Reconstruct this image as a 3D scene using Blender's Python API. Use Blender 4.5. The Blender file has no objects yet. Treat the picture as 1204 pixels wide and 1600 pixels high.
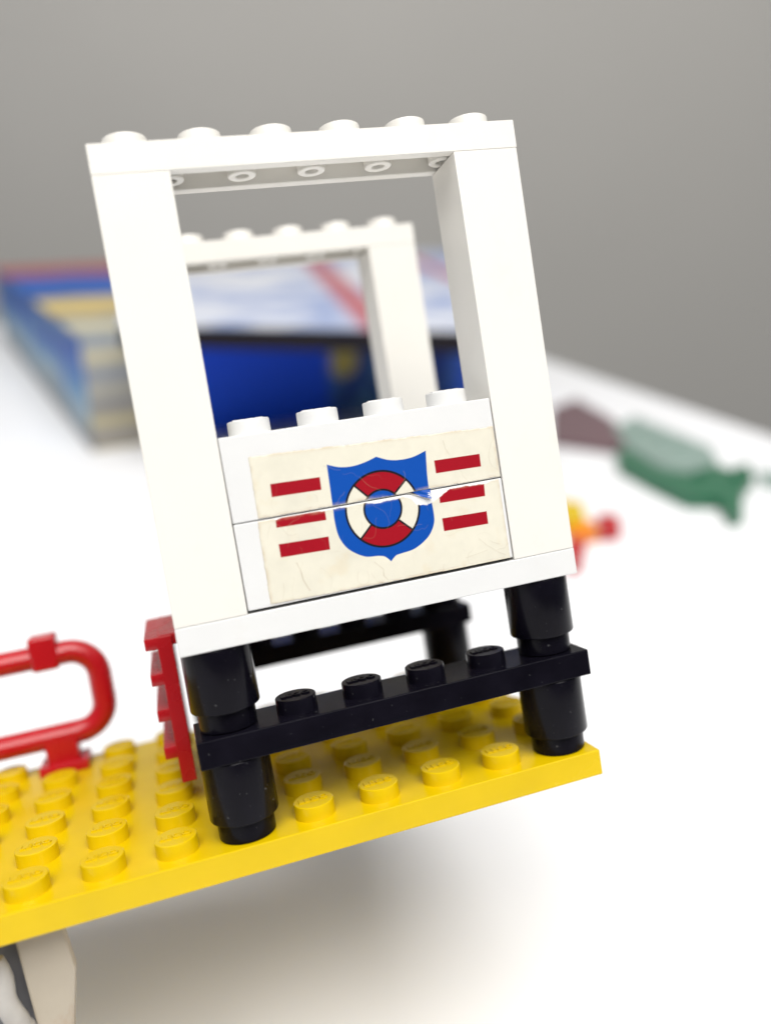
import bpy, bmesh, math, random
import numpy as np
from mathutils import Vector, Matrix
random.seed(7); rng = np.random.default_rng(7)
S = bpy.context.scene; C = S.collection
MM = 0.001
R = math.radians

# ------------------------------------------------------------------ camera
F = 1287.6                       # focal length in photo pixels (1204 x 1600)
PITCH = R(22); CAM_H = 124.0     # mm above the table
cam = bpy.data.cameras.new('camera'); camo = bpy.data.objects.new('camera', cam); C.objects.link(camo)
cam.sensor_fit = 'VERTICAL'; cam.sensor_height = 36; cam.lens = F / 1600 * 36
camo.location = (0, 0, CAM_H * MM); camo.rotation_euler = (R(90) - PITCH, 0, 0)
cam.clip_start = 0.005; cam.clip_end = 50
cam.dof.use_dof = True; cam.dof.focus_distance = 0.0965; cam.dof.aperture_fstop = cam.lens / 3.3
cam.dof.aperture_blades = 0
S.camera = camo
FW = Vector((0, math.cos(PITCH), -math.sin(PITCH))); UP = Vector((0, math.sin(PITCH), math.cos(PITCH))); RT = Vector((1, 0, 0))
CAMP = Vector((0, 0, CAM_H))
def at(x, y, z=0.0):             # point of the photo carried to the horizontal plane z (mm)
    d = RT * ((x - 602) / F) + UP * ((800 - y) / F) + FW
    t = (z - CAM_H) / d.z
    return CAMP + d * t

# ------------------------------------------------------------------ light
W = bpy.data.worlds.new('World'); S.world = W; W.use_nodes = True
wn = W.node_tree.nodes; wl = W.node_tree.links; bg = wn['Background']; bg.inputs[1].default_value = 1.0
wt = wn.new('ShaderNodeTexCoord'); wsx = wn.new('ShaderNodeSeparateXYZ'); wl.new(wt.outputs['Generated'], wsx.inputs[0])
wa = wn.new('ShaderNodeMath'); wa.operation = 'MULTIPLY_ADD'; wa.inputs[1].default_value = 0.8; wl.new(wsx.outputs['Z'], wa.inputs[0]); wl.new(wsx.outputs['Y'], wa.inputs[2])
wr = wn.new('ShaderNodeValToRGB'); wm = wn.new('ShaderNodeMapRange'); wm.inputs['From Min'].default_value = -1; wm.inputs['From Max'].default_value = 1.2; wl.new(wa.outputs[0], wm.inputs['Value'])
wr.color_ramp.elements[0].color = (.07, .07, .075, 1); wr.color_ramp.elements[0].position = .15    # the dim room behind the photographer
wr.color_ramp.elements[1].color = (.38, .41, .465, 1); wr.color_ramp.elements[1].position = .75
wl.new(wm.outputs['Result'], wr.inputs['Fac']); wl.new(wr.outputs['Color'], bg.inputs[0])
def area(name, loc, target, size, power, col):
    l = bpy.data.lights.new(name, 'AREA'); l.shape = 'RECTANGLE'; l.size, l.size_y = size; l.energy = power; l.color = col
    o = bpy.data.objects.new(name, l); C.objects.link(o); o.location = loc
    o.rotation_euler = (Vector(target) - Vector(loc)).to_track_quat('-Z', 'Y').to_euler()
    return o
area('ceiling_light', (0.06, -0.27, 1.18), (0.02, 0.10, 0.0), (1.15, 0.85), 22, (1.0, 0.975, 0.935))
area('window_light', (0.8, -0.9, 0.95), (0.0, 0.12, 0.05), (0.7, 0.6), .8, (0.95, 0.98, 1.0))
S.view_settings.view_transform = 'Standard'; S.view_settings.look = 'None'; S.view_settings.gamma = 1
S.view_settings.exposure = 0.26
S.render.engine = 'CYCLES'

# ------------------------------------------------------------------ materials
def mat(name, col, rough=0.3, var=0.04, scale=180, bump=0.02, bscale=500, spec=0.5, dirt=None, specks=None, coat=0.0, sss=0.0):
    m = bpy.data.materials.new(name); m.use_nodes = True; n = m.node_tree.nodes; L = m.node_tree.links
    p = n['Principled BSDF']; p.inputs['Roughness'].default_value = rough; p.inputs['Specular IOR Level'].default_value = spec
    p.inputs['Coat Weight'].default_value = coat
    if sss:
        p.inputs['Subsurface Weight'].default_value = sss; p.inputs['Subsurface Radius'].default_value = (1, .8, .5); p.inputs['Subsurface Scale'].default_value = 0.0012
    tc = n.new('ShaderNodeTexCoord')
    nz = n.new('ShaderNodeTexNoise'); nz.inputs['Scale'].default_value = scale; nz.inputs['Detail'].default_value = 5
    L.new(tc.outputs['Object'], nz.inputs['Vector'])
    r = n.new('ShaderNodeValToRGB'); L.new(nz.outputs['Fac'], r.inputs['Fac'])
    r.color_ramp.elements[0].position = .3; r.color_ramp.elements[1].position = .7
    r.color_ramp.elements[0].color = tuple(c * (1 - var) for c in col) + (1,)
    r.color_ramp.elements[1].color = tuple(min(1, c * (1 + var)) for c in col) + (1,)
    out = r.outputs['Color']
    def over(a, fac_socket, colour):
        mx = n.new('ShaderNodeMix'); mx.data_type = 'RGBA'
        L.new(fac_socket, mx.inputs['Factor']); L.new(a, mx.inputs['A']); mx.inputs['B'].default_value = colour + (1,)
        return mx.outputs['Result']
    if dirt:
        d = n.new('ShaderNodeTexNoise'); d.inputs['Scale'].default_value = 95; d.inputs['Detail'].default_value = 8; d.inputs['Roughness'].default_value = .7
        L.new(tc.outputs['Object'], d.inputs['Vector'])
        dr = n.new('ShaderNodeValToRGB'); dr.color_ramp.elements[0].position = .56; dr.color_ramp.elements[1].position = .8
        dr.color_ramp.elements[0].color = (0, 0, 0, 1); dr.color_ramp.elements[1].color = (dirt[1],) * 3 + (1,)
        L.new(d.outputs['Fac'], dr.inputs['Fac']); out = over(out, dr.outputs['Color'], dirt[0])
    if specks:
        d = n.new('ShaderNodeTexNoise'); d.inputs['Scale'].default_value = specks[2]; d.inputs['Detail'].default_value = 2
        L.new(tc.outputs['Object'], d.inputs['Vector'])
        dr = n.new('ShaderNodeValToRGB'); dr.color_ramp.elements[0].position = .70; dr.color_ramp.elements[1].position = .78
        dr.color_ramp.elements[0].color = (0, 0, 0, 1); dr.color_ramp.elements[1].color = (specks[1],) * 3 + (1,)
        L.new(d.outputs['Fac'], dr.inputs['Fac']); out = over(out, dr.outputs['Color'], specks[0])
    L.new(out, p.inputs['Base Color'])
    b = n.new('ShaderNodeTexNoise'); b.inputs['Scale'].default_value = bscale; b.inputs['Detail'].default_value = 4
    L.new(tc.outputs['Object'], b.inputs['Vector'])
    bp = n.new('ShaderNodeBump'); bp.inputs['Strength'].default_value = bump; bp.inputs['Distance'].default_value = 0.0004
    L.new(b.outputs['Fac'], bp.inputs['Height']); L.new(bp.outputs['Normal'], p.inputs['Normal'])
    rr = n.new('ShaderNodeMapRange'); rr.inputs['To Min'].default_value = max(.02, rough - .08); rr.inputs['To Max'].default_value = rough + .12
    L.new(nz.outputs['Fac'], rr.inputs['Value']); L.new(rr.outputs['Result'], p.inputs['Roughness'])
    return m
WHITE = mat('white_plastic', (.71, .69, .64), .30, .012, 60, .05, 260, dirt=((.55, .45, .3), .12), sss=.0)
OLDW = mat('aged_white_plastic', (.65, .65, .64), .38, .02, 90, .08, 400, dirt=((.5, .42, .3), .18))
BLACK = mat('black_plastic', (.004, .0035, .0065), (.19), .3, 200, .03, 350, .11, specks=((.25, .25, .25), .22, 1900))
YELLOW = mat('yellow_plastic', (.62, .425, .001), .22, .05, 120, .05, 300, .4, dirt=((.62, .36, .01), .3))
RED = mat('red_plastic', (.42, .005, .010), .25, .05, 120, .05, 300)
GREY = mat('grey_plastic', (.13, .13, .14), .4, .1)
TAN = mat('yellowed_white_plastic', (.40, .35, .275), .45, .06, 150, .1, 300, dirt=((.28, .14, .06), .85))
GREEN = mat('green_plastic', (.02, .13, .065), .3, .1)
PALEG = mat('pale_green_plastic', (.24, .33, .29), .3, .1)
BROWN = mat('dark_maroon_plastic', (.15, .09, .10), .4, .1)
TABLE = mat('table_laminate', (.82, .82, .825), .42, .015, 9, .02, 900, .3)
WALLM = mat('grey_paint', (.565, .55, .515), .8, .02, 3, .05, 150, .2)

# ------------------------------------------------------------------ helpers (all lengths in mm)
def fin(name, bm, m, parent=None, smooth=True, loc=None):
    me = bpy.data.meshes.new(name); bm.normal_update(); bm.to_mesh(me); bm.free()
    me.transform(Matrix.Scale(MM, 4))
    if smooth:
        me.set_sharp_from_angle(angle=R(32))
        for f in me.polygons: f.use_smooth = f.area < 3.5e-6 and not (len(f.vertices) == 3 and f.area > .1e-6)
    for x in (m if isinstance(m, (list, tuple)) else [m]): me.materials.append(x)
    return link(name, me, parent, loc)
def link(name, me, parent=None, loc=None):
    o = bpy.data.objects.new(name, me); C.objects.link(o); o.parent = parent
    if loc: o.location = Vector(loc) * MM
    return o
def tag(o, label=None, cat=None, group=None, kind=None):
    for k, v in (('label', label), ('category', cat), ('group', group), ('kind', kind)):
        if v: o[k] = v
    return o
def box(bm, a, b, bev=.16, seg=2, mi=0):
    tmp = bmesh.new(); bmesh.ops.create_cube(tmp, size=1)
    for v in tmp.verts:
        v.co = Vector([(a[i] + b[i]) / 2 + v.co[i] * (b[i] - a[i]) for i in range(3)])
    if bev: bmesh.ops.bevel(tmp, geom=tmp.edges[:] + tmp.verts[:], offset=bev, segments=seg, profile=.5, affect='EDGES')
    add(bm, tmp, mi)
def add(bm, tmp, mi=0):
    for f in tmp.faces: f.material_index = mi
    me = bpy.data.meshes.new('tmp'); tmp.to_mesh(me); tmp.free(); bm.from_mesh(me); bpy.data.meshes.remove(me)
def lathe(bm, prof, c=(0, 0, 0), seg=40, axis='z'):   # prof = [(radius, height)...] closed at ends where r == 0
    rings = []
    for r, z in prof:
        if r == 0: rings.append([bm.verts.new(_ax(c, 0, 0, z, axis))])
        else: rings.append([bm.verts.new(_ax(c, r * math.cos(2 * math.pi * k / seg), r * math.sin(2 * math.pi * k / seg), z, axis)) for k in range(seg)])
    for A, B in zip(rings, rings[1:]):
        for k in range(seg):
            k2 = (k + 1) % seg
            if len(A) == 1 and len(B) == 1: continue
            if len(A) == 1: bm.faces.new((A[0], B[k], B[k2]))
            elif len(B) == 1: bm.faces.new((A[k], B[0], A[k2]))
            else: bm.faces.new((A[k], B[k], B[k2], A[k2]))
def _ax(c, x, y, z, axis):
    p = {'z': (x, y, z), 'x': (z, x, y), 'y': (x, z, y)}[axis]
    return (c[0] + p[0], c[1] + p[1], c[2] + p[2])
def prism(bm, pts, y0, y1, bev=.12):  # outline in x-z pushed from y0 to y1
    t = bmesh.new()
    a = [t.verts.new((x, y0, z)) for x, z in pts]; f = t.faces.new(a)
    e = bmesh.ops.extrude_face_region(t, geom=[f])
    for v in e['geom']:
        if isinstance(v, bmesh.types.BMVert): v.co.y = y1
    bmesh.ops.recalc_face_normals(t, faces=t.faces[:])
    if bev: bmesh.ops.bevel(t, geom=t.edges[:] + t.verts[:], offset=bev, segments=2, profile=.5, affect='EDGES')
    add(bm, t)
def tube(bm, pts, r, seg=16):
    pts = [Vector(p) for p in pts]; rings = []; prev = None
    for i, p in enumerate(pts):
        d = (pts[min(i + 1, len(pts) - 1)] - pts[max(i - 1, 0)]).normalized()
        u = d.orthogonal().normalized() if prev is None else (prev - d * prev.dot(d)).normalized()
        prev = u; v = d.cross(u)
        rings.append([bm.verts.new(p + r * (math.cos(2 * math.pi * k / seg) * u + math.sin(2 * math.pi * k / seg) * v)) for k in range(seg)])
    for A, B in zip(rings, rings[1:]):
        for k in range(seg): bm.faces.new((A[k], B[k], B[(k + 1) % seg], A[(k + 1) % seg]))
    bm.faces.new(rings[0][::-1]); bm.faces.new(rings[-1])

# raised maker's word on every stud
fc = bpy.data.curves.new('word', 'FONT'); fc.body = 'LEGO'; fc.size = 1.42; fc.align_x = 'CENTER'; fc.align_y = 'CENTER'; fc.extrude = .15; fc.offset = .03; fc.resolution_u = 2
fo = bpy.data.objects.new('word', fc); C.objects.link(fo)
bpy.context.view_layer.update()
WORD = bpy.data.meshes.new_from_object(fo.evaluated_get(bpy.context.evaluated_depsgraph_get()))
bpy.data.objects.remove(fo)
def stud_mesh(name, m):
    bm = bmesh.new()
    lathe(bm, [(2.43, -.02), (2.42, .04), (2.4, 1.52), (2.37, 1.64), (2.28, 1.70), (0, 1.70)], seg=48)
    w = WORD.copy(); w.transform(Matrix.Translation((0, 0, 1.71))); bm.from_mesh(w); bpy.data.meshes.remove(w)
    bmesh.ops.recalc_face_normals(bm, faces=bm.faces[:])
    o = fin(name, bm, m); me = o.data; bpy.data.objects.remove(o); return me
STUD = {k: stud_mesh('stud', m) for k, m in (('w', WHITE), ('ow', OLDW), ('b', BLACK), ('y', YELLOW), ('r', RED), ('g', GREEN), ('p', PALEG))}
def studs(parent, kind, pts):
    for p in pts:
        o = link('stud', STUD[kind], parent, p); o.rotation_euler = (0, 0, random.uniform(-.02, .02))

# ------------------------------------------------------------------ setting: table and wall
corner = at(590, 472); e1 = at(1204, 680); d = (e1 - corner).normalized(); n2 = Vector((-d.y, d.x, 0))
if n2.x > 0: n2 = -n2
bm = bmesh.new()
q = [corner, corner + d * 1500, corner + d * 1500 + n2 * 1800, corner + n2 * 1800]
vs = [bm.verts.new((p.x, p.y, 0)) for p in q]; f = bm.faces.new(vs)
g = bmesh.ops.extrude_face_region(bm, geom=[f])
for v in g['geom']:
    if isinstance(v, bmesh.types.BMVert): v.co.z = -28
bmesh.ops.recalc_face_normals(bm, faces=bm.faces[:])
bmesh.ops.bevel(bm, geom=bm.edges[:], offset=2, segments=3, affect='EDGES')
t = fin('tabletop', bm, TABLE); tag(t, kind='structure')
bm = bmesh.new()
box(bm, (-2200, 1250, -1200), (2600, 1330, 2200), 0)
t = fin('wall', bm, WALLM, smooth=False); tag(t, 'plain warm grey wall behind the white table', 'wall', kind='structure')

# ------------------------------------------------------------------ the toy tower (one clicked together model)
CAML = Vector((1.15798501, -90.88135262, 41.5534583))       # where the camera stands in the toy's own axes
M = Matrix([[0.9512417154898513, -0.2649336619509569, -0.15795364344378232], [-0.17338035330544083, -0.03573589317223514, -0.984206380301844], [0.2551047859205898, 0.9636042241005521, -0.07992776423728717]])
Rcw = Matrix((RT, -UP, FW)).transposed()
ROT = Rcw @ M
root = bpy.data.objects.new('toy_lifeguard_tower', None); C.objects.link(root)
root.empty_display_size = .01
root.matrix_world = Matrix.Translation((CAMP - ROT @ CAML) * MM) @ ROT.to_4x4()
tag(root, 'toy lifeguard tower of white window frames on black legs on a tilted yellow studded plate', 'toy model')

# yellow base plate, 12 x 6 studs, slightly worn edges
bm = bmesh.new(); box(bm, (-48, 0, -3.2), (47.6, 48, 0), .13)
t_ = [f for f in bm.faces if f.calc_center_median().z < -3.19]      # hollow underside with its tubes
for f in t_: rim = bmesh.ops.inset_region(bm, faces=[f], thickness=1.4)
for v in t_[0].verts: v.co.z = -1.0
for i in range(11):
    for j in range(5): lathe(bm, [(3.25, -1.1), (3.25, -3.1), (2.4, -3.1), (2.4, -1.1)], (-40 + 8 * i, 8 + 8 * j, 0), 20)
base = fin('base_plate', bm, YELLOW, root)
legs_xy = [(4, 4), (44, 4), (4, 44), (44, 44)]
for i in range(12):
    for j in range(6):
        x, y = -44 + 8 * i, 4 + 8 * j
        if (x, y) in legs_xy or (x, y) in ((-20, 44), (-44, 44)): continue
        studs(base, 'y', [(x, y, 0)])

# legs: round bricks with a narrower foot
def leg_mesh():
    bm = bmesh.new()
    lathe(bm, [(0, .02), (3.1, .02), (3.28, .15), (3.3, 2.2), (3.42, 2.32), (3.9, 2.42), (3.97, 2.55), (3.97, 9.45), (3.85, 9.58), (0, 9.58)], seg=56)
    bmesh.ops.recalc_face_normals(bm, faces=bm.faces[:])
    o = fin('leg', bm, BLACK); me = o.data; bpy.data.objects.remove(o); return me
LEG = leg_mesh()
for x, y in legs_xy:
    for z in (0, 12.8): link('leg', LEG, root, (x, y, z)).rotation_euler = (0, 0, x + z)
for y in (0, 40):
    bm = bmesh.new(); box(bm, (.05, y, 9.62), (48 - .05, y + 7.9, 12.78), .13)
    cp = fin('cross_plate', bm, BLACK, root); studs(cp, 'b', [(12 + 8 * k, y + 4, 12.78) for k in range(4)])
    bm = bmesh.new(); box(bm, (0, y, 22.42), (48, y + 7.9, 25.58), .12)
    fin('sill_plate', bm, OLDW, root)
    for x in (0, 40):
        bm = bmesh.new(); box(bm, (x + (.05 if x else 0), y, 25.62), (x + 7.95, y + 7.9, 73.595), .07)
        fin('pillar', bm, WHITE, root)
    # hollow top plate: walls, roof and the pins underneath
    bm = bmesh.new()
    z0, z1 = 73.61, 76.8; w = 1.45
    o_ = [(0, y), (48, y), (48, y + 7.9), (0, y + 7.9)]; i_ = [(w, y + w), (48 - w, y + w), (48 - w, y + 7.9 - w), (w, y + 7.9 - w)]
    ring = lambda pts, z: [bm.verts.new((a, b, z)) for a, b in pts]
    b0 = .07
    sh = lambda s: [(0 + s, y + s), (48 - s, y + s), (48 - s, y + 7.9 - s), (0 + s, y + 7.9 - s)]
    rs = [ring(sh(b0), z1), ring(sh(.03), z1 - .04), ring(sh(0), z1 - b0), ring(sh(0), z0 + b0), ring(sh(.03), z0 + .04), ring(sh(b0), z0), ring(sh(w - .1), z0), ring(sh(w), z0 + .1), ring(sh(w), z1 - 1.1)]
    bm.faces.new(rs[0]); bm.faces.new(rs[-1][::-1])
    for A, B in zip(rs, rs[1:]):
        for k in range(4): bm.faces.new((A[k], B[k], B[(k + 1) % 4], A[(k + 1) % 4]))
    bmesh.ops.recalc_face_normals(bm, faces=bm.faces[:])
    lp = fin('top_plate', bm, WHITE, root)
    studs(lp, 'w', [(4 + 8 * k, y + 4, 76.8) for k in range(6)])
    for k in range(5):
        bm = bmesh.new(); lathe(bm, [(1.6, 2.4), (1.6, .1), (1.5, 0), (.85, 0), (.75, .1), (.75, 1.2), (0, 1.2)], seg=28)
        bmesh.ops.recalc_face_normals(bm, faces=bm.faces[:])
        fin('pin', bm, WHITE, lp, loc=(8 + 8 * k, y + 3.95, 73.75))
bm = bmesh.new(); box(bm, (0, 8.05, 22.42), (48, 39.9, 25.58), .12); fin('floor_plate', bm, OLDW, root)

# ladder of four treads on the left side
bm = bmesh.new()
box(bm, (-2.6, 16, 3.2), (-.75, 17.6, 22.2), .1); box(bm, (-2.6, 30.4, 3.2), (-.75, 32, 22.2), .1); box(bm, (-1.6, 17.5, 3.3), (-1.05, 30.5, 22.1), .05)
box(bm, (-2.4, 16.5, 20.9), (0, 31.5, 22.35), .1)
lad = fin('ladder', bm, RED, root)
for z in (20.75, 16.15, 11.5, 6.6):
    bm = bmesh.new(); box(bm, (-4.1, 16.02, z), (-2.0, 31.98, z + 1.5), .12); fin('tread', bm, RED, lad)

# railing: rounded loop of bar on stems, row six
bm = bmesh.new(); pts = []
x0, x1, zb, zt, rr_ = -43.2, -12.8, 5.3, 17.9, 4.2
for cx, cz, a0 in ((x1 - rr_, zb + rr_, -90), (x1 - rr_, zt - rr_, 0), (x0 + rr_, zt - rr_, 90), (x0 + rr_, zb + rr_, 180)):
    for k in range(9):
        a = R(a0 + 90 * k / 8); pts.append((cx + rr_ * math.cos(a), 44, cz + rr_ * math.sin(a)))
pts.append(pts[0]); tube(bm, pts, 1.8)
rail = fin('railing', bm, RED, root)
for x in (-20, -36):
    bm = bmesh.new(); box(bm, (x - 3.6, 41, 0.02), (x + 3.6, 47, 1.6), .3); box(bm, (x - 2.4, 42.2, .5), (x + 2.4, 45.8, 5.4), .5); fin('railing_foot', bm, RED, rail)
    bm = bmesh.new(); box(bm, (x - 2.0, 42.1, 15.9), (x + 2.0, 45.9, 21.2), .5, 3); fin('railing_clip', bm, RED, rail)

# the piece under the plate at the lower left
bm = bmesh.new(); prism(bm, [(-22.4, -3.25), (-17.7, -3.25), (-17.3, -5.4), (-16.85, -10), (-18.1, -16), (-19.5, -30), (-25, -30), (-21.8, -15)], 4, 5.6, .3)
fin('support_bracket', bm, TAN, root)
bm = bmesh.new(); box(bm, (-27, 6, -30), (-22.0, 7.4, -3.4), .2); fin('hinge_plate', bm, GREY, root)
bm = bmesh.new(); tube(bm, [(-24.6 + .16 * k + .25 * math.sin(k), 3.4, -6.4 - 1.0 * k) for k in range(9)], 1.15, 20); lathe(bm, [(0, -1.5), (.8, -1.35), (1.35, -.8), (1.5, 0), (1.35, .8), (.8, 1.35), (0, 1.5)], (-23.2, 3.4, -14.8), 24, 'y')
bmesh.ops.recalc_face_normals(bm, faces=bm.faces[:])
fin('hinge_arm', bm, mat('dull_white_plastic', (.38, .36, .33), .35, .2, 200, .2, 300, dirt=((.3, .2, .13), .5)), root)

# panel of two bricks between the front pillars
bm = bmesh.new(); box(bm, (8.06, .02, 25.93), (39.92, 7.9, 35.56), .13); lowb = fin('panel_brick', bm, OLDW, root)
bm = bmesh.new(); box(bm, (8.04, 0.06, 35.66), (39.94, 7.9, 45.12), .13); topb = fin('panel_brick', bm, OLDW, root)
studs(topb, 'ow', [(12 + 8 * k, 4, 45.12) for k in range(4)])
bm = bmesh.new(); box(bm, (8.5, 2.6, 25.55), (39.5, 7.5, 25.96), 0); fin('panel_seat', bm, TAN, root)

# ---- the sticker, printed and worn, torn where the two bricks meet
def vnoise(x, z, s, seed):
    r = np.random.default_rng(seed); T = r.random((256, 256)); u = x / s + 40; v = z / s + 40
    i = np.floor(u).astype(int); j = np.floor(v).astype(int); a = u - i; b = v - j; a = a * a * (3 - 2 * a); b = b * b * (3 - 2 * b)
    g = lambda m, n: T[m % 256, n % 256]
    return (g(i, j) * (1 - a) + g(i + 1, j) * a) * (1 - b) + (g(i, j + 1) * (1 - a) + g(i + 1, j + 1) * a) * b
def fbm(x, z, s, seed): return sum(vnoise(x, z, s / 2 ** k, seed + k) / 2 ** (k + 1) for k in range(4))
def seg_d(x, z, a, b):
    ax, az = a; bx, bz = b; dx, dz = bx - ax, bz - az; L2 = dx * dx + dz * dz + 1e-12
    t = np.clip(((x - ax) * dx + (z - az) * dz) / L2, 0, 1); return np.hypot(x - ax - t * dx, z - az - t * dz)
def poly_sd(x, z, pts):
    d = np.full(x.shape, 1e9); ins = np.zeros(x.shape, bool)
    for (ax, az), (bx, bz) in zip(pts, pts[1:] + pts[:1]):
        d = np.minimum(d, seg_d(x, z, (ax, az), (bx, bz)))
        c = ((az > z) != (bz > z)); xi = (bx - ax) * (z - az) / ((bz - az) + 1e-12) + ax
        ins ^= c & (x < xi)
    return np.where(ins, -d, d)
def cov(sd, w=.05): return np.clip(.5 - sd / w, 0, 1)
def cr(P, n=6):
    out = []
    for i in range(len(P) - 1):
        p0 = np.array(P[max(i - 1, 0)]); p1 = np.array(P[i]); p2 = np.array(P[i + 1]); p3 = np.array(P[min(i + 2, len(P) - 1)])
        for k in range(n):
            t = k / n; out.append(tuple(.5 * ((2 * p1) + (-p0 + p2) * t + (2 * p0 - 5 * p1 + 4 * p2 - p3) * t * t + (-p0 + 3 * p1 - 3 * p2 + p3) * t ** 3)))
    return out
SH = (cr([(19.37, 40.44), (20.69, 39.95), (22.16, 39.8), (23.7, 40.0), (25.16, 40.42)]) + cr([(25.16, 40.42), (26.5, 39.85), (27.9, 39.63), (29.5, 39.72), (31.12, 40.2)])
      + cr([(31.12, 40.2), (30.85, 37.5), (30.78, 35.2), (30.9, 33.2), (30.74, 31.7), (29.81, 30.3), (28.04, 29.25), (26.3, 28.98), (25.6, 28.85), (24.95, 28.3)])
      + cr([(24.95, 28.3), (24.35, 28.95), (23.6, 29.2), (21.94, 29.45), (20.26, 30.6), (19.42, 32.1), (19.2, 33.8), (19.26, 35.85), (19.32, 38.38), (19.37, 40.44)]))
BARS = [[(12.76, 39.33), (18.36, 39.2), (18.31, 37.76), (12.70, 37.87)], [(12.68, 35.6), (18.3, 35.6), (18.29, 34.33), (12.64, 34.45)], [(12.56, 32.62), (18.22, 32.46), (18.16, 30.98), (12.56, 31.12)],
        [(31.94, 38.9), (37.62, 38.8), (37.58, 37.3), (31.93, 37.39)], [(31.9, 35.5), (37.62, 35.4), (37.52, 33.77), (31.84, 33.9)], [(31.81, 32.1), (37.42, 31.97), (37.39, 30.46), (31.82, 30.57)]]
CREAM = np.array([.65, .62, .515]); BLUE = np.array([.001, .06, .33]); REDC = np.array([.29, .002, .010]); INK = np.array([.006, .006, .01]); PAPER = np.array([.74, .73, .71])
cracks = []
rr = random.Random(11)
for k in range(46):
    x, z = rr.uniform(11, 39.5), rr.uniform(26.6, 41.6); a = rr.gauss(-1.2, .7); P = [(x, z)]
    for s in range(rr.randint(3, 11)):
        a += rr.gauss(0, .35); x += .33 * math.cos(a); z += .33 * math.sin(a); P.append((x, z))
    cracks.append((P, rr.uniform(.02, .035), rr.uniform(.12, .42)))
cracks += [([(14.2, 30.2), (14.5, 29.2), (14.6, 28.2), (15.0, 27.2), (15.15, 26.9)], .045, .8), ([(23, 28.6), (23.9, 27.6), (23.8, 26.9), (24.2, 26.3)], .035, .6),
           ([(36, 28.9), (36.8, 28), (38.3, 26.8), (39, 26.4)], .03, .5), ([(33.4, 41), (33.5, 40.1), (33.9, 39.3)], .03, .5), ([(34, 27), (35.5, 27.2), (36.8, 27.4)], .03, .4)]
def paint(X, Z):
    c = np.empty(X.shape + (3,)); n1 = fbm(X, Z, 5, 3); n2 = fbm(X, Z, .9, 20)
    c[:] = CREAM
    c *= (1 - .10 * np.clip(n1 - .4, 0, 1) * 2 - .07 * (n2 - .5))[..., None]
    mx = lambda a, col: np.copyto(c, c * (1 - a[..., None]) + np.asarray(col) * a[..., None])
    st = np.clip((fbm(X, Z, 2.4, 60) - .60) * 6, 0, 1) * .22; mx(st, (.60, .47, .27))
    wob = .012 * (n2 - .5)
    mx(cov(poly_sd(X, Z, SH) + wob), BLUE)
    for b in BARS: mx(cov(poly_sd(X, Z, b) + wob), REDC)
    cx, cz = 24.97, 34.43; r = np.hypot(X - cx, (Z - cz)); th = np.degrees(np.arctan2(Z - cz, X - cx)) % 360
    ringc = cov(np.maximum(r - 4.35, 2.18 - r))
    white = ((th > 132.5) & (th < 223.4)) | (th < 41.7) | (th > 316.2)
    mx(ringc * white, CREAM * .99); mx(ringc * (~white), REDC)
    ln = cov(np.abs(r - 4.33) - .125); ln = np.maximum(ln, cov(np.abs(r - 2.2) - .12))
    for a in (132.5, 223.4, 41.7, -43.8):
        p = (cx + 2.2 * math.cos(R(a)), cz + 2.2 * math.sin(R(a))); q_ = (cx + 4.35 * math.cos(R(a)), cz + 4.35 * math.sin(R(a)))
        ln = np.maximum(ln, cov(seg_d(X, Z, p, q_) - .115))
    mx(ln, INK)
    h = np.zeros(X.shape)
    for P, w, al in cracks:
        xs = [p[0] for p in P]; zs = [p[1] for p in P]
        mk = (X > min(xs) - .2) & (X < max(xs) + .2) & (Z > min(zs) - .2) & (Z < max(zs) + .2)
        if not mk.any(): continue
        d_ = np.full(X.shape, 9.)
        for a, b in zip(P, P[1:]): d_[mk] = np.minimum(d_[mk], seg_d(X[mk], Z[mk], a, b))
        k = np.clip(1.2 - d_ / (w * 1.8), 0, 1) * al * (.4 + n2)
        mx(np.clip(k, 0, 1) * .6, (.33, .24, .15)); h += .02 * np.exp(-(d_ / .12) ** 2) * al
    return c, h, n1, n2
SM = bpy.data.materials.new('worn_printed_sticker'); SM.use_nodes = True
_n = SM.node_tree.nodes; _p = _n['Principled BSDF']; _v = _n.new('ShaderNodeVertexColor'); _v.layer_name = 'print'
SM.node_tree.links.new(_v.outputs['Color'], _p.inputs['Base Color']); _p.inputs['Roughness'].default_value = .38; _p.inputs['Specular IOR Level'].default_value = .25
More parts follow.
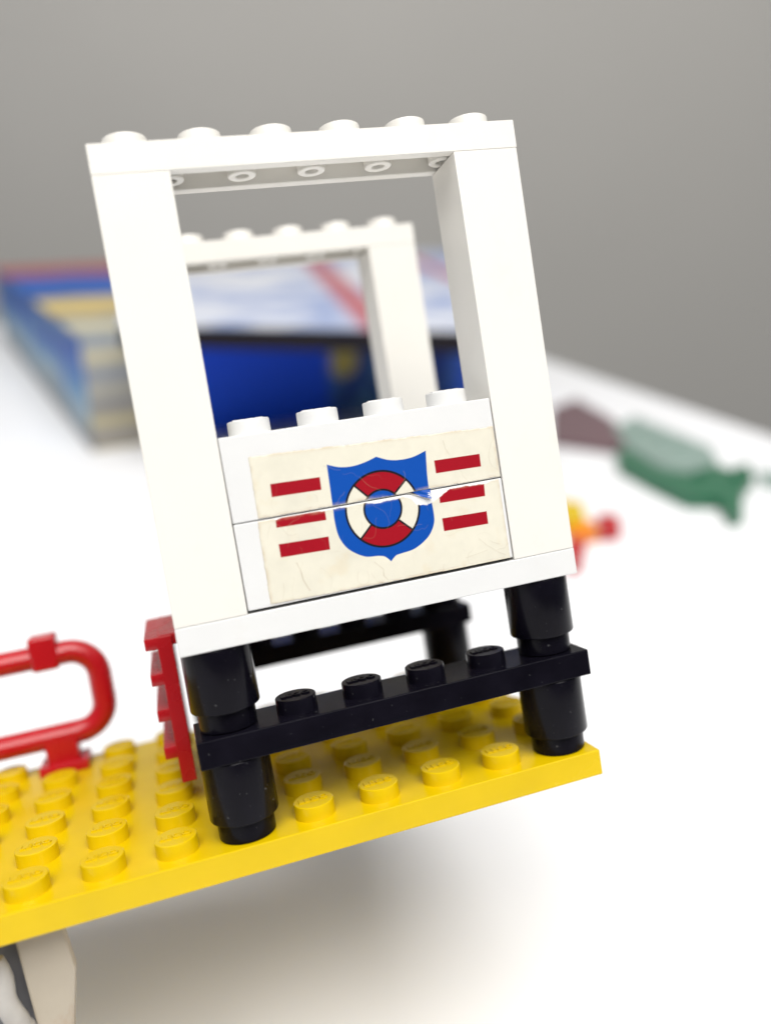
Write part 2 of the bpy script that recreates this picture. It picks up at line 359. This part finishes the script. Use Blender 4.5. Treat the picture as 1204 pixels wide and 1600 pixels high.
def sticker(parent, xl, xr, zb, zt, lower, label):
    st = .05; xs = np.arange(10.3, 40.05, st); zs = np.arange(zb - .2, zt + .25, st); X, Z = np.meshgrid(xs, zs)
    c, h, n1, n2 = paint(X, Z)
    t = (X - 10.7) / 29.2
    e = np.minimum.reduce([X - (xl + .18 * (Z - 30) / 12 + .12 * (n2 - .5)), (xr - .06 * (n2)) - X,
                           Z - (zb + .10 * (n2 - .5) - .38 * t * lower), (zt - (0 if lower else .93 * t)) + (0.02 if lower else .22) * (n2 - .5) - Z])
    keep = e > 0
    mx = lambda a, col: np.copyto(c, c * (1 - a[..., None]) + np.asarray(col) * a[..., None])
    edge = np.clip(1 - e / .45, 0, 1) * np.clip(n2 * 2.2 - .55, 0, 1)
    mx(edge * .55, (.50, .38, .24))
    mx(np.clip(1 - e / .12, 0, 1) * .35, (.45, .36, .26))
    top = 35.56
    if lower:
        w = np.interp(X, [10.5, 12.3, 12.8, 13.6, 16, 18.2, 18.5, 20, 20.8, 21.5, 23.0, 23.5, 25, 27.0, 27.5, 28.3, 29, 30.3, 30.9, 31.9, 33.3, 34, 37, 37.8, 38.5, 40],
                      [.05, .05, .22, .02, .06, .18, .14, .12, .22, .05, .06, .30, .34, .28, .08, .5, 1.35, 1.62, 1.45, .95, .22, .22, .30, .32, .12, .05])
        w = w + (fbm(X, Z * 0, .5, 77) - .5) * .24 + (vnoise(X, Z, .15, 5) - .5) * .06
        torn = cov((top - w) - Z + 0.0, .05); mx(torn, PAPER * (1 - .12 * (n2 - .5))[..., None])
        lip = np.exp(-((Z - (top - w)) / .06) ** 2) * .28; mx(np.clip(lip, 0, 1), (.30, .27, .25))
        depth = .09 - .055 * torn
    else:
        depth = np.full(X.shape, .09); scuff = np.clip(1 - (Z - zb) / .16, 0, 1) * np.clip(n2 * 2.5 - .8, 0, 1); mx(scuff * .8, PAPER)
    Y = -(depth * np.clip(e / .05, 0, 1)) - h - .012 * (n2 - .5) - .035 * (n1 - .5)
    Y = np.where(e < .05, -0.01, Y)
    ids = -np.ones(X.shape, int); cell = keep[:-1, :-1] & keep[1:, :-1] & keep[:-1, 1:] & keep[1:, 1:]
    used = np.zeros(X.shape, bool); used[:-1, :-1] |= cell; used[1:, :-1] |= cell; used[:-1, 1:] |= cell; used[1:, 1:] |= cell
    ids[used] = np.arange(used.sum())
    V = np.stack([X[used], Y[used] + (.02 if lower else .06), Z[used]], 1) * MM; col = c[used]
    jj, ii = np.nonzero(cell)
    Fc = np.stack([ids[jj, ii], ids[jj, ii + 1], ids[jj + 1, ii + 1], ids[jj + 1, ii]], 1)
    V = V.tolist(); Fc = Fc.tolist(); col = col.tolist()
    if not lower:      # the torn blue corner that curls out over the seam
        A, B = (28.0, 30.95); tip = (30.75, 34.62); N = 14; start = len(V)
        idx = {}
        for a in range(N + 1):
            for b in range(N + 1 - a):
                u, v = a / N, b / N; w0 = 1 - u - v
                x = A * w0 + B * u + tip[0] * v; z = 35.74 * (w0 + u) + tip[1] * v
                y = -.05 - .45 * v ** 1.4 * (1 - .35 * u) + .05 * math.sin(9 * u)
                idx[a, b] = len(V); V.append([x * MM, y * MM, z * MM])
                col.append(PAPER.tolist() if (w0 * 1.0 < .10 and v > .2 and random.random() < .3) else (BLUE * 1.0).tolist() if u + .5 * v > .28 else INK.tolist() if u > .05 else CREAM.tolist())
        for a in range(N):
            for b in range(N - a):
                Fc.append([idx[a, b], idx[a + 1, b], idx[a, b + 1]])
                if b < N - a - 1: Fc.append([idx[a + 1, b], idx[a + 1, b + 1], idx[a, b + 1]])
    me = bpy.data.meshes.new('sticker'); me.from_pydata(V, [], Fc); me.update()
    at_ = me.color_attributes.new('print', 'FLOAT_COLOR', 'POINT')
    arr = np.ones((len(V), 4), np.float32); arr[:, :3] = np.clip(np.array(col), 0, 1); at_.data.foreach_set('color', arr.ravel())
    for f in me.polygons: f.use_smooth = True
    me.materials.append(SM)
    o = link('sticker', me, parent); o['label'] = label
sticker(topb, 10.72, 39.9, 35.72, 42.67, False, 'upper half of a torn cream sticker with the top of a blue shield')
sticker(lowb, 10.60, 39.60, 26.16, 35.50, True, 'lower half of a torn cream sticker with a red and white life ring')

# ------------------------------------------------------------------ far things on the table
def pmat(name, fn, rough=.5):       # printed card: fn builds a colour socket from object coordinates
    m = bpy.data.materials.new(name); m.use_nodes = True; n = m.node_tree.nodes; L = m.node_tree.links
    tc = n.new('ShaderNodeTexCoord'); sp = n.new('ShaderNodeSeparateXYZ'); L.new(tc.outputs['Object'], sp.inputs[0])
    L.new(fn(n, L, tc, sp), n['Principled BSDF'].inputs['Base Color']); n['Principled BSDF'].inputs['Roughness'].default_value = rough; n['Principled BSDF'].inputs['Specular IOR Level'].default_value = .3
    return m
def ramp(n, L, sock, stops, interp='LINEAR'):
    r = n.new('ShaderNodeValToRGB'); r.color_ramp.interpolation = interp
    while len(r.color_ramp.elements) < len(stops): r.color_ramp.elements.new(.5)
    for e, (p, c) in zip(r.color_ramp.elements, stops): e.position = p; e.color = tuple(c) + (1,)
    L.new(sock, r.inputs['Fac']); return r.outputs['Color']
def lin(n, L, sock, a, b):
    m_ = n.new('ShaderNodeMapRange'); m_.inputs['From Min'].default_value = a * MM; m_.inputs['From Max'].default_value = b * MM; L.new(sock, m_.inputs['Value']); return m_.outputs['Result']
def mixc(n, L, f, a, b):
    m_ = n.new('ShaderNodeMix'); m_.data_type = 'RGBA'
    L.new(f, m_.inputs['Factor'])
    for s, v in (('A', a), ('B', b)):
        if isinstance(v, tuple): m_.inputs[s].default_value = v + (1,)
        else: L.new(v, m_.inputs[s])
    return m_.outputs['Result']
def mth(n, L, op, a, b):
    m_ = n.new('ShaderNodeMath'); m_.operation = op
    for k, v in enumerate((a, b)):
        if isinstance(v, (int, float)): m_.inputs[k].default_value = v
        else: L.new(v, m_.inputs[k])
    return m_.outputs[0]
# big printed carton. Its own axes: x along the front, y along the left side, z up, origin at the near corner
P0 = at(145, 706); P1 = at(560, 645); vx = (P1 - P0).normalized(); vy = Vector((-vx.y, vx.x, 0))
BW, BD, BH = 252, 350, 56
bxe = bpy.data.objects.new('cardboard_box', None); C.objects.link(bxe); bxe.location = Vector((P0.x, P0.y, 0)) * MM
bxe.rotation_euler = (0, 0, math.atan2(vx.y, vx.x))
tag(bxe, 'large blue printed cardboard box lying flat on the table behind the toy', 'box')
def f_front(n, L, tc, sp):
    x = lin(n, L, sp.outputs['X'], 0, 300); z = lin(n, L, sp.outputs['Z'], 0, BH)
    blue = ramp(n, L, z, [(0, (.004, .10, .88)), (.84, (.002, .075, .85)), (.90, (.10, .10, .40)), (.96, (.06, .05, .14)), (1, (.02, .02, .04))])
    strip = ramp(n, L, z, [(0, (.42, .36, .22)), (.12, (.25, .25, .27)), (.25, (.48, .42, .26)), (.40, (.20, .21, .24)), (.5, (.38, .36, .3)), (.7, (.22, .25, .3)), (.8, (.5, .45, .3)), (1, (.2, .26, .36))])
    pic = n.new('ShaderNodeTexNoise'); pic.inputs['Scale'].default_value = 38; L.new(tc.outputs['Object'], pic.inputs['Vector'])
    picc = ramp(n, L, pic.outputs['Fac'], [(.36, (.01, .04, .30)), (.5, (.07, .20, .42)), (.62, (.16, .3, .4)), (.72, (.03, .07, .35))])
    star = n.new('ShaderNodeVectorMath'); star.operation = 'DISTANCE'; L.new(tc.outputs['Object'], star.inputs[0])
    pc = (at(545, 652) - P0).dot(vx); star.inputs[1].default_value = (pc * MM, 0, BH * .55 * MM)
    picc = mixc(n, L, ramp(n, L, lin(n, L, star.outputs['Value'], 0, 22), [(0, (1, 1, 1)), (.35, (.8, .8, .8)), (.5, (0, 0, 0))]), picc, (.62, .50, .10))
    a = ramp(n, L, x, [(0, (0, 0, 0)), (.13, (0, 0, 0)), (.15, (1, 1, 1)), (1, (1, 1, 1))])
    xa = (at(512, 654) - P0).dot(vx) / 300
    b = ramp(n, L, x, [(0, (0, 0, 0)), (xa, (0, 0, 0)), (xa + .02, (1, 1, 1)), (xa + .26, (1, 1, 1)), (xa + .30, (.3, .3, .3))])
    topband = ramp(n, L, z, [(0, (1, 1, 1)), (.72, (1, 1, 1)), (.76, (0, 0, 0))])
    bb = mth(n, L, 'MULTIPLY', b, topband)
    return mixc(n, L, a, strip, mixc(n, L, bb, blue, picc))
def f_side(n, L, tc, sp):
    y = lin(n, L, sp.outputs['Y'], 0, 350); z = lin(n, L, sp.outputs['Z'], 0, BH)
    s = n.new('ShaderNodeTexNoise'); s.inputs['Scale'].default_value = 30; L.new(tc.outputs['Object'], s.inputs['Vector'])
    v = mth(n, L, 'ADD', z, mth(n, L, 'MULTIPLY', mth(n, L, 'SUBTRACT', s.outputs['Fac'], .4), .75))
    return ramp(n, L, v, [(0, (.16, .15, .16)), (.2, (.22, .25, .27)), (.4, (.30, .40, .46)), (.6, (.10, .26, .46)), (.75, (.03, .12, .42)), (.88, (.02, .08, .35)), (1, (.05, .14, .34))])
def f_top(n, L, tc, sp):
    y = lin(n, L, sp.outputs['Y'], 0, 350)
    s = n.new('ShaderNodeTexNoise'); s.inputs['Scale'].default_value = 16; L.new(tc.outputs['Object'], s.inputs['Vector'])
    v = mth(n, L, 'ADD', y, mth(n, L, 'MULTIPLY', mth(n, L, 'SUBTRACT', s.outputs['Fac'], .5), .22))
    return ramp(n, L, v, [(0, (.30, .30, .26)), (.07, (.62, .56, .36)), (.16, (.12, .16, .22)), (.22, (.55, .38, .08)), (.34, (.62, .50, .22)), (.40, (.02, .06, .16)), (.46, (.005, .09, .42)), (.72, (.01, .10, .40)), (.80, (.38, .07, .06)), (1, (.34, .08, .08))])
T = 1.2
def panel(name, a, b, m):
    bm = bmesh.new(); box(bm, a, b, .4); fin(name, bm, m, bxe)
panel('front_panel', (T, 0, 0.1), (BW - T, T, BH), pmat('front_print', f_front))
panel('side_panel', (0, 0, 0.1), (T - .05, BD, BH), pmat('side_print', f_side))
panel('side_panel', (BW - T + .05, 0, .1), (BW, BD, BH), pmat('side_print_b', f_side))
panel('back_panel', (T, BD - T, .1), (BW - T, BD, BH), pmat('back_print', lambda n, L, tc, sp: ramp(n, L, sp.outputs['Z'], [(0, (.01, .06, .3)), (1, (.01, .06, .3))])))
panel('lid', (0.2, 0.2, BH + .05), (BW - .2, BD - .2, BH + T), pmat('lid_print', f_top))
# white leaflet pile on the box
Z0 = BH + T + .1; ZT = Z0 + 9
qs = [at(186, 509, ZT), at(818, 520, ZT), at(770, 392, ZT), at(215, 403, ZT)]
def f_leaf(n, L, tc, sp):
    s = n.new('ShaderNodeTexNoise'); s.inputs['Scale'].default_value = 24; s.inputs['Detail'].default_value = 1; L.new(tc.outputs['Object'], s.inputs['Vector'])
    base_ = ramp(n, L, s.outputs['Fac'], [(.3, (.62, .63, .66)), (.46, (.58, .60, .66)), (.6, (.24, .31, .52)), (.75, (.58, .60, .66))])
    la = at(483, 405, ZT); lb = at(600, 522, ZT); dd = (lb - la).normalized(); nn = Vector((dd.y, -dd.x, 0)); off = (nn.x * la.x + nn.y * la.y)
    v = mth(n, L, 'ADD', mth(n, L, 'MULTIPLY', sp.outputs['X'], nn.x), mth(n, L, 'MULTIPLY', sp.outputs['Y'], nn.y))
    v = lin(n, L, v, off - 120, off + 120)
    stripe = ramp(n, L, v, [(0, (0, 0, 0)), (.14, (0, 0, 0)), (.16, (1, 1, 1)), (.19, (1, 1, 1)), (.21, (0, 0, 0)), (.45, (0, 0, 0)), (.475, (1, 1, 1)), (.515, (1, 1, 1)), (.54, (0, 0, 0))])
    return mixc(n, L, stripe, base_, (.42, .12, .14))
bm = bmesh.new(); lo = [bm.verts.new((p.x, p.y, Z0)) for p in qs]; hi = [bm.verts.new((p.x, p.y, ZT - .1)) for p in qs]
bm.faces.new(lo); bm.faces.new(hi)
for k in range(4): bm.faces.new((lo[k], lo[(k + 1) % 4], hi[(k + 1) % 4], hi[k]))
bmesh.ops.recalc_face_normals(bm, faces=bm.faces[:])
lf = fin('printed_tray', bm, mat('shaded_card', (.012, .010, .014), .7, spec=.15), smooth=False)  # near-black card colour stands in for shade on the tray's sides
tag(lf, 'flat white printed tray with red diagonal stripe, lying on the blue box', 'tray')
bm = bmesh.new(); a_ = [bm.verts.new((p.x, p.y, ZT - .05)) for p in qs]; f = bm.faces.new(a_)
g = bmesh.ops.extrude_face_region(bm, geom=[f])
for v in g['geom']:
    if isinstance(v, bmesh.types.BMVert): v.co.z = ZT + .4
bmesh.ops.recalc_face_normals(bm, faces=bm.faces[:])
fin('cover_sheet', bm, pmat('cover_print', f_leaf, .5), lf, smooth=False)

# loose toy pieces blurred on the right
def slab(name, px, h, m, kind, label, cat, stud_px=()):
    bm = bmesh.new(); P = [at(*p, h) for p in px]; c = sum(P, Vector()) / len(P)
    a_ = [bm.verts.new((p.x - c.x, p.y - c.y, .05)) for p in P]; f = bm.faces.new(a_)
    g = bmesh.ops.extrude_face_region(bm, geom=[f])
    for v in g['geom']:
        if isinstance(v, bmesh.types.BMVert): v.co.z = h
    bmesh.ops.recalc_face_normals(bm, faces=bm.faces[:])
    bmesh.ops.bevel(bm, geom=bm.edges[:], offset=.25, segments=2, affect='EDGES')
    o = fin(name, bm, m, loc=(c.x, c.y, 0)); tag(o, label, cat)
    for s in stud_px:
        q_ = at(*s, h); link('stud', STUD[kind], o, (q_.x - c.x, q_.y - c.y, h))
    return o
slab('toy_hull', [(862, 636), (900, 622), (950, 650), (985, 678), (960, 702), (905, 694), (862, 688)], 3, BROWN, 'r', 'dark maroon toy piece lying behind the pale green one', 'toy piece')
slab('toy_plate', [(956, 668), (990, 650), (1110, 698), (1122, 724), (1075, 738), (1030, 728), (985, 700)], 3.2, PALEG, 'p', 'pale green toy plate lying between the maroon and dark green pieces', 'toy piece', [(1000, 672), (1030, 684), (1062, 696)])
slab('toy_plant', [(962, 700), (984, 703), (1030, 733), (1080, 740), (1112, 724), (1140, 732), (1168, 722), (1178, 745), (1158, 768), (1160, 803), (1142, 806), (1122, 778), (1075, 778), (1020, 752), (968, 724)], 5, GREEN, 'g', 'dark green toy plant piece with jagged leaves on the right of the table', 'toy piece', [(1090, 742), (1150, 745)])
slab('toy_fin', [(1180, 735), (1240, 738), (1250, 765), (1195, 758)], 1.6, PALEG, 'p', 'pale green sliver of toy at the right edge beyond the plant piece', 'toy piece')
slab('toy_slope', [(872, 778), (910, 785), (915, 812), (880, 815)], 6, YELLOW, 'y', 'small yellow toy brick beside the red pieces', 'toy brick')
slab('toy_brick', [(932, 802), (966, 804), (970, 828), (938, 832)], 4, RED, 'r', 'small red toy brick farthest right beside the yellow one', 'toy brick')
slab('toy_ramp', [(882, 815), (925, 812), (935, 830), (900, 842)], 4, mat('orange_plastic', (.75, .22, .01), .3), 'r', 'small orange toy piece between the yellow and red bricks', 'toy brick')
slab('toy_brick', [(885, 842), (915, 838), (908, 875), (890, 880)], 5, RED, 'r', 'small red toy brick peeking out beside the tower sill, nearest the camera', 'toy brick')

for p in ((-48, 48, -3.2), (47.6, 48, -3.2), (-48, 0, -3.2), (47.6, 0, -3.2)):
    print('plate corner', p, ((root.matrix_world @ (Vector(p) * MM)) * 1000)[:])
f_ = root.matrix_world @ (Vector((25, 0, 34)) * MM)
print('focus depth', (f_ - camo.location).dot(FW))

for o in C.objects:
    if o.name.startswith('toy_brick'): o['group'] = 'loose red toy bricks on the table'
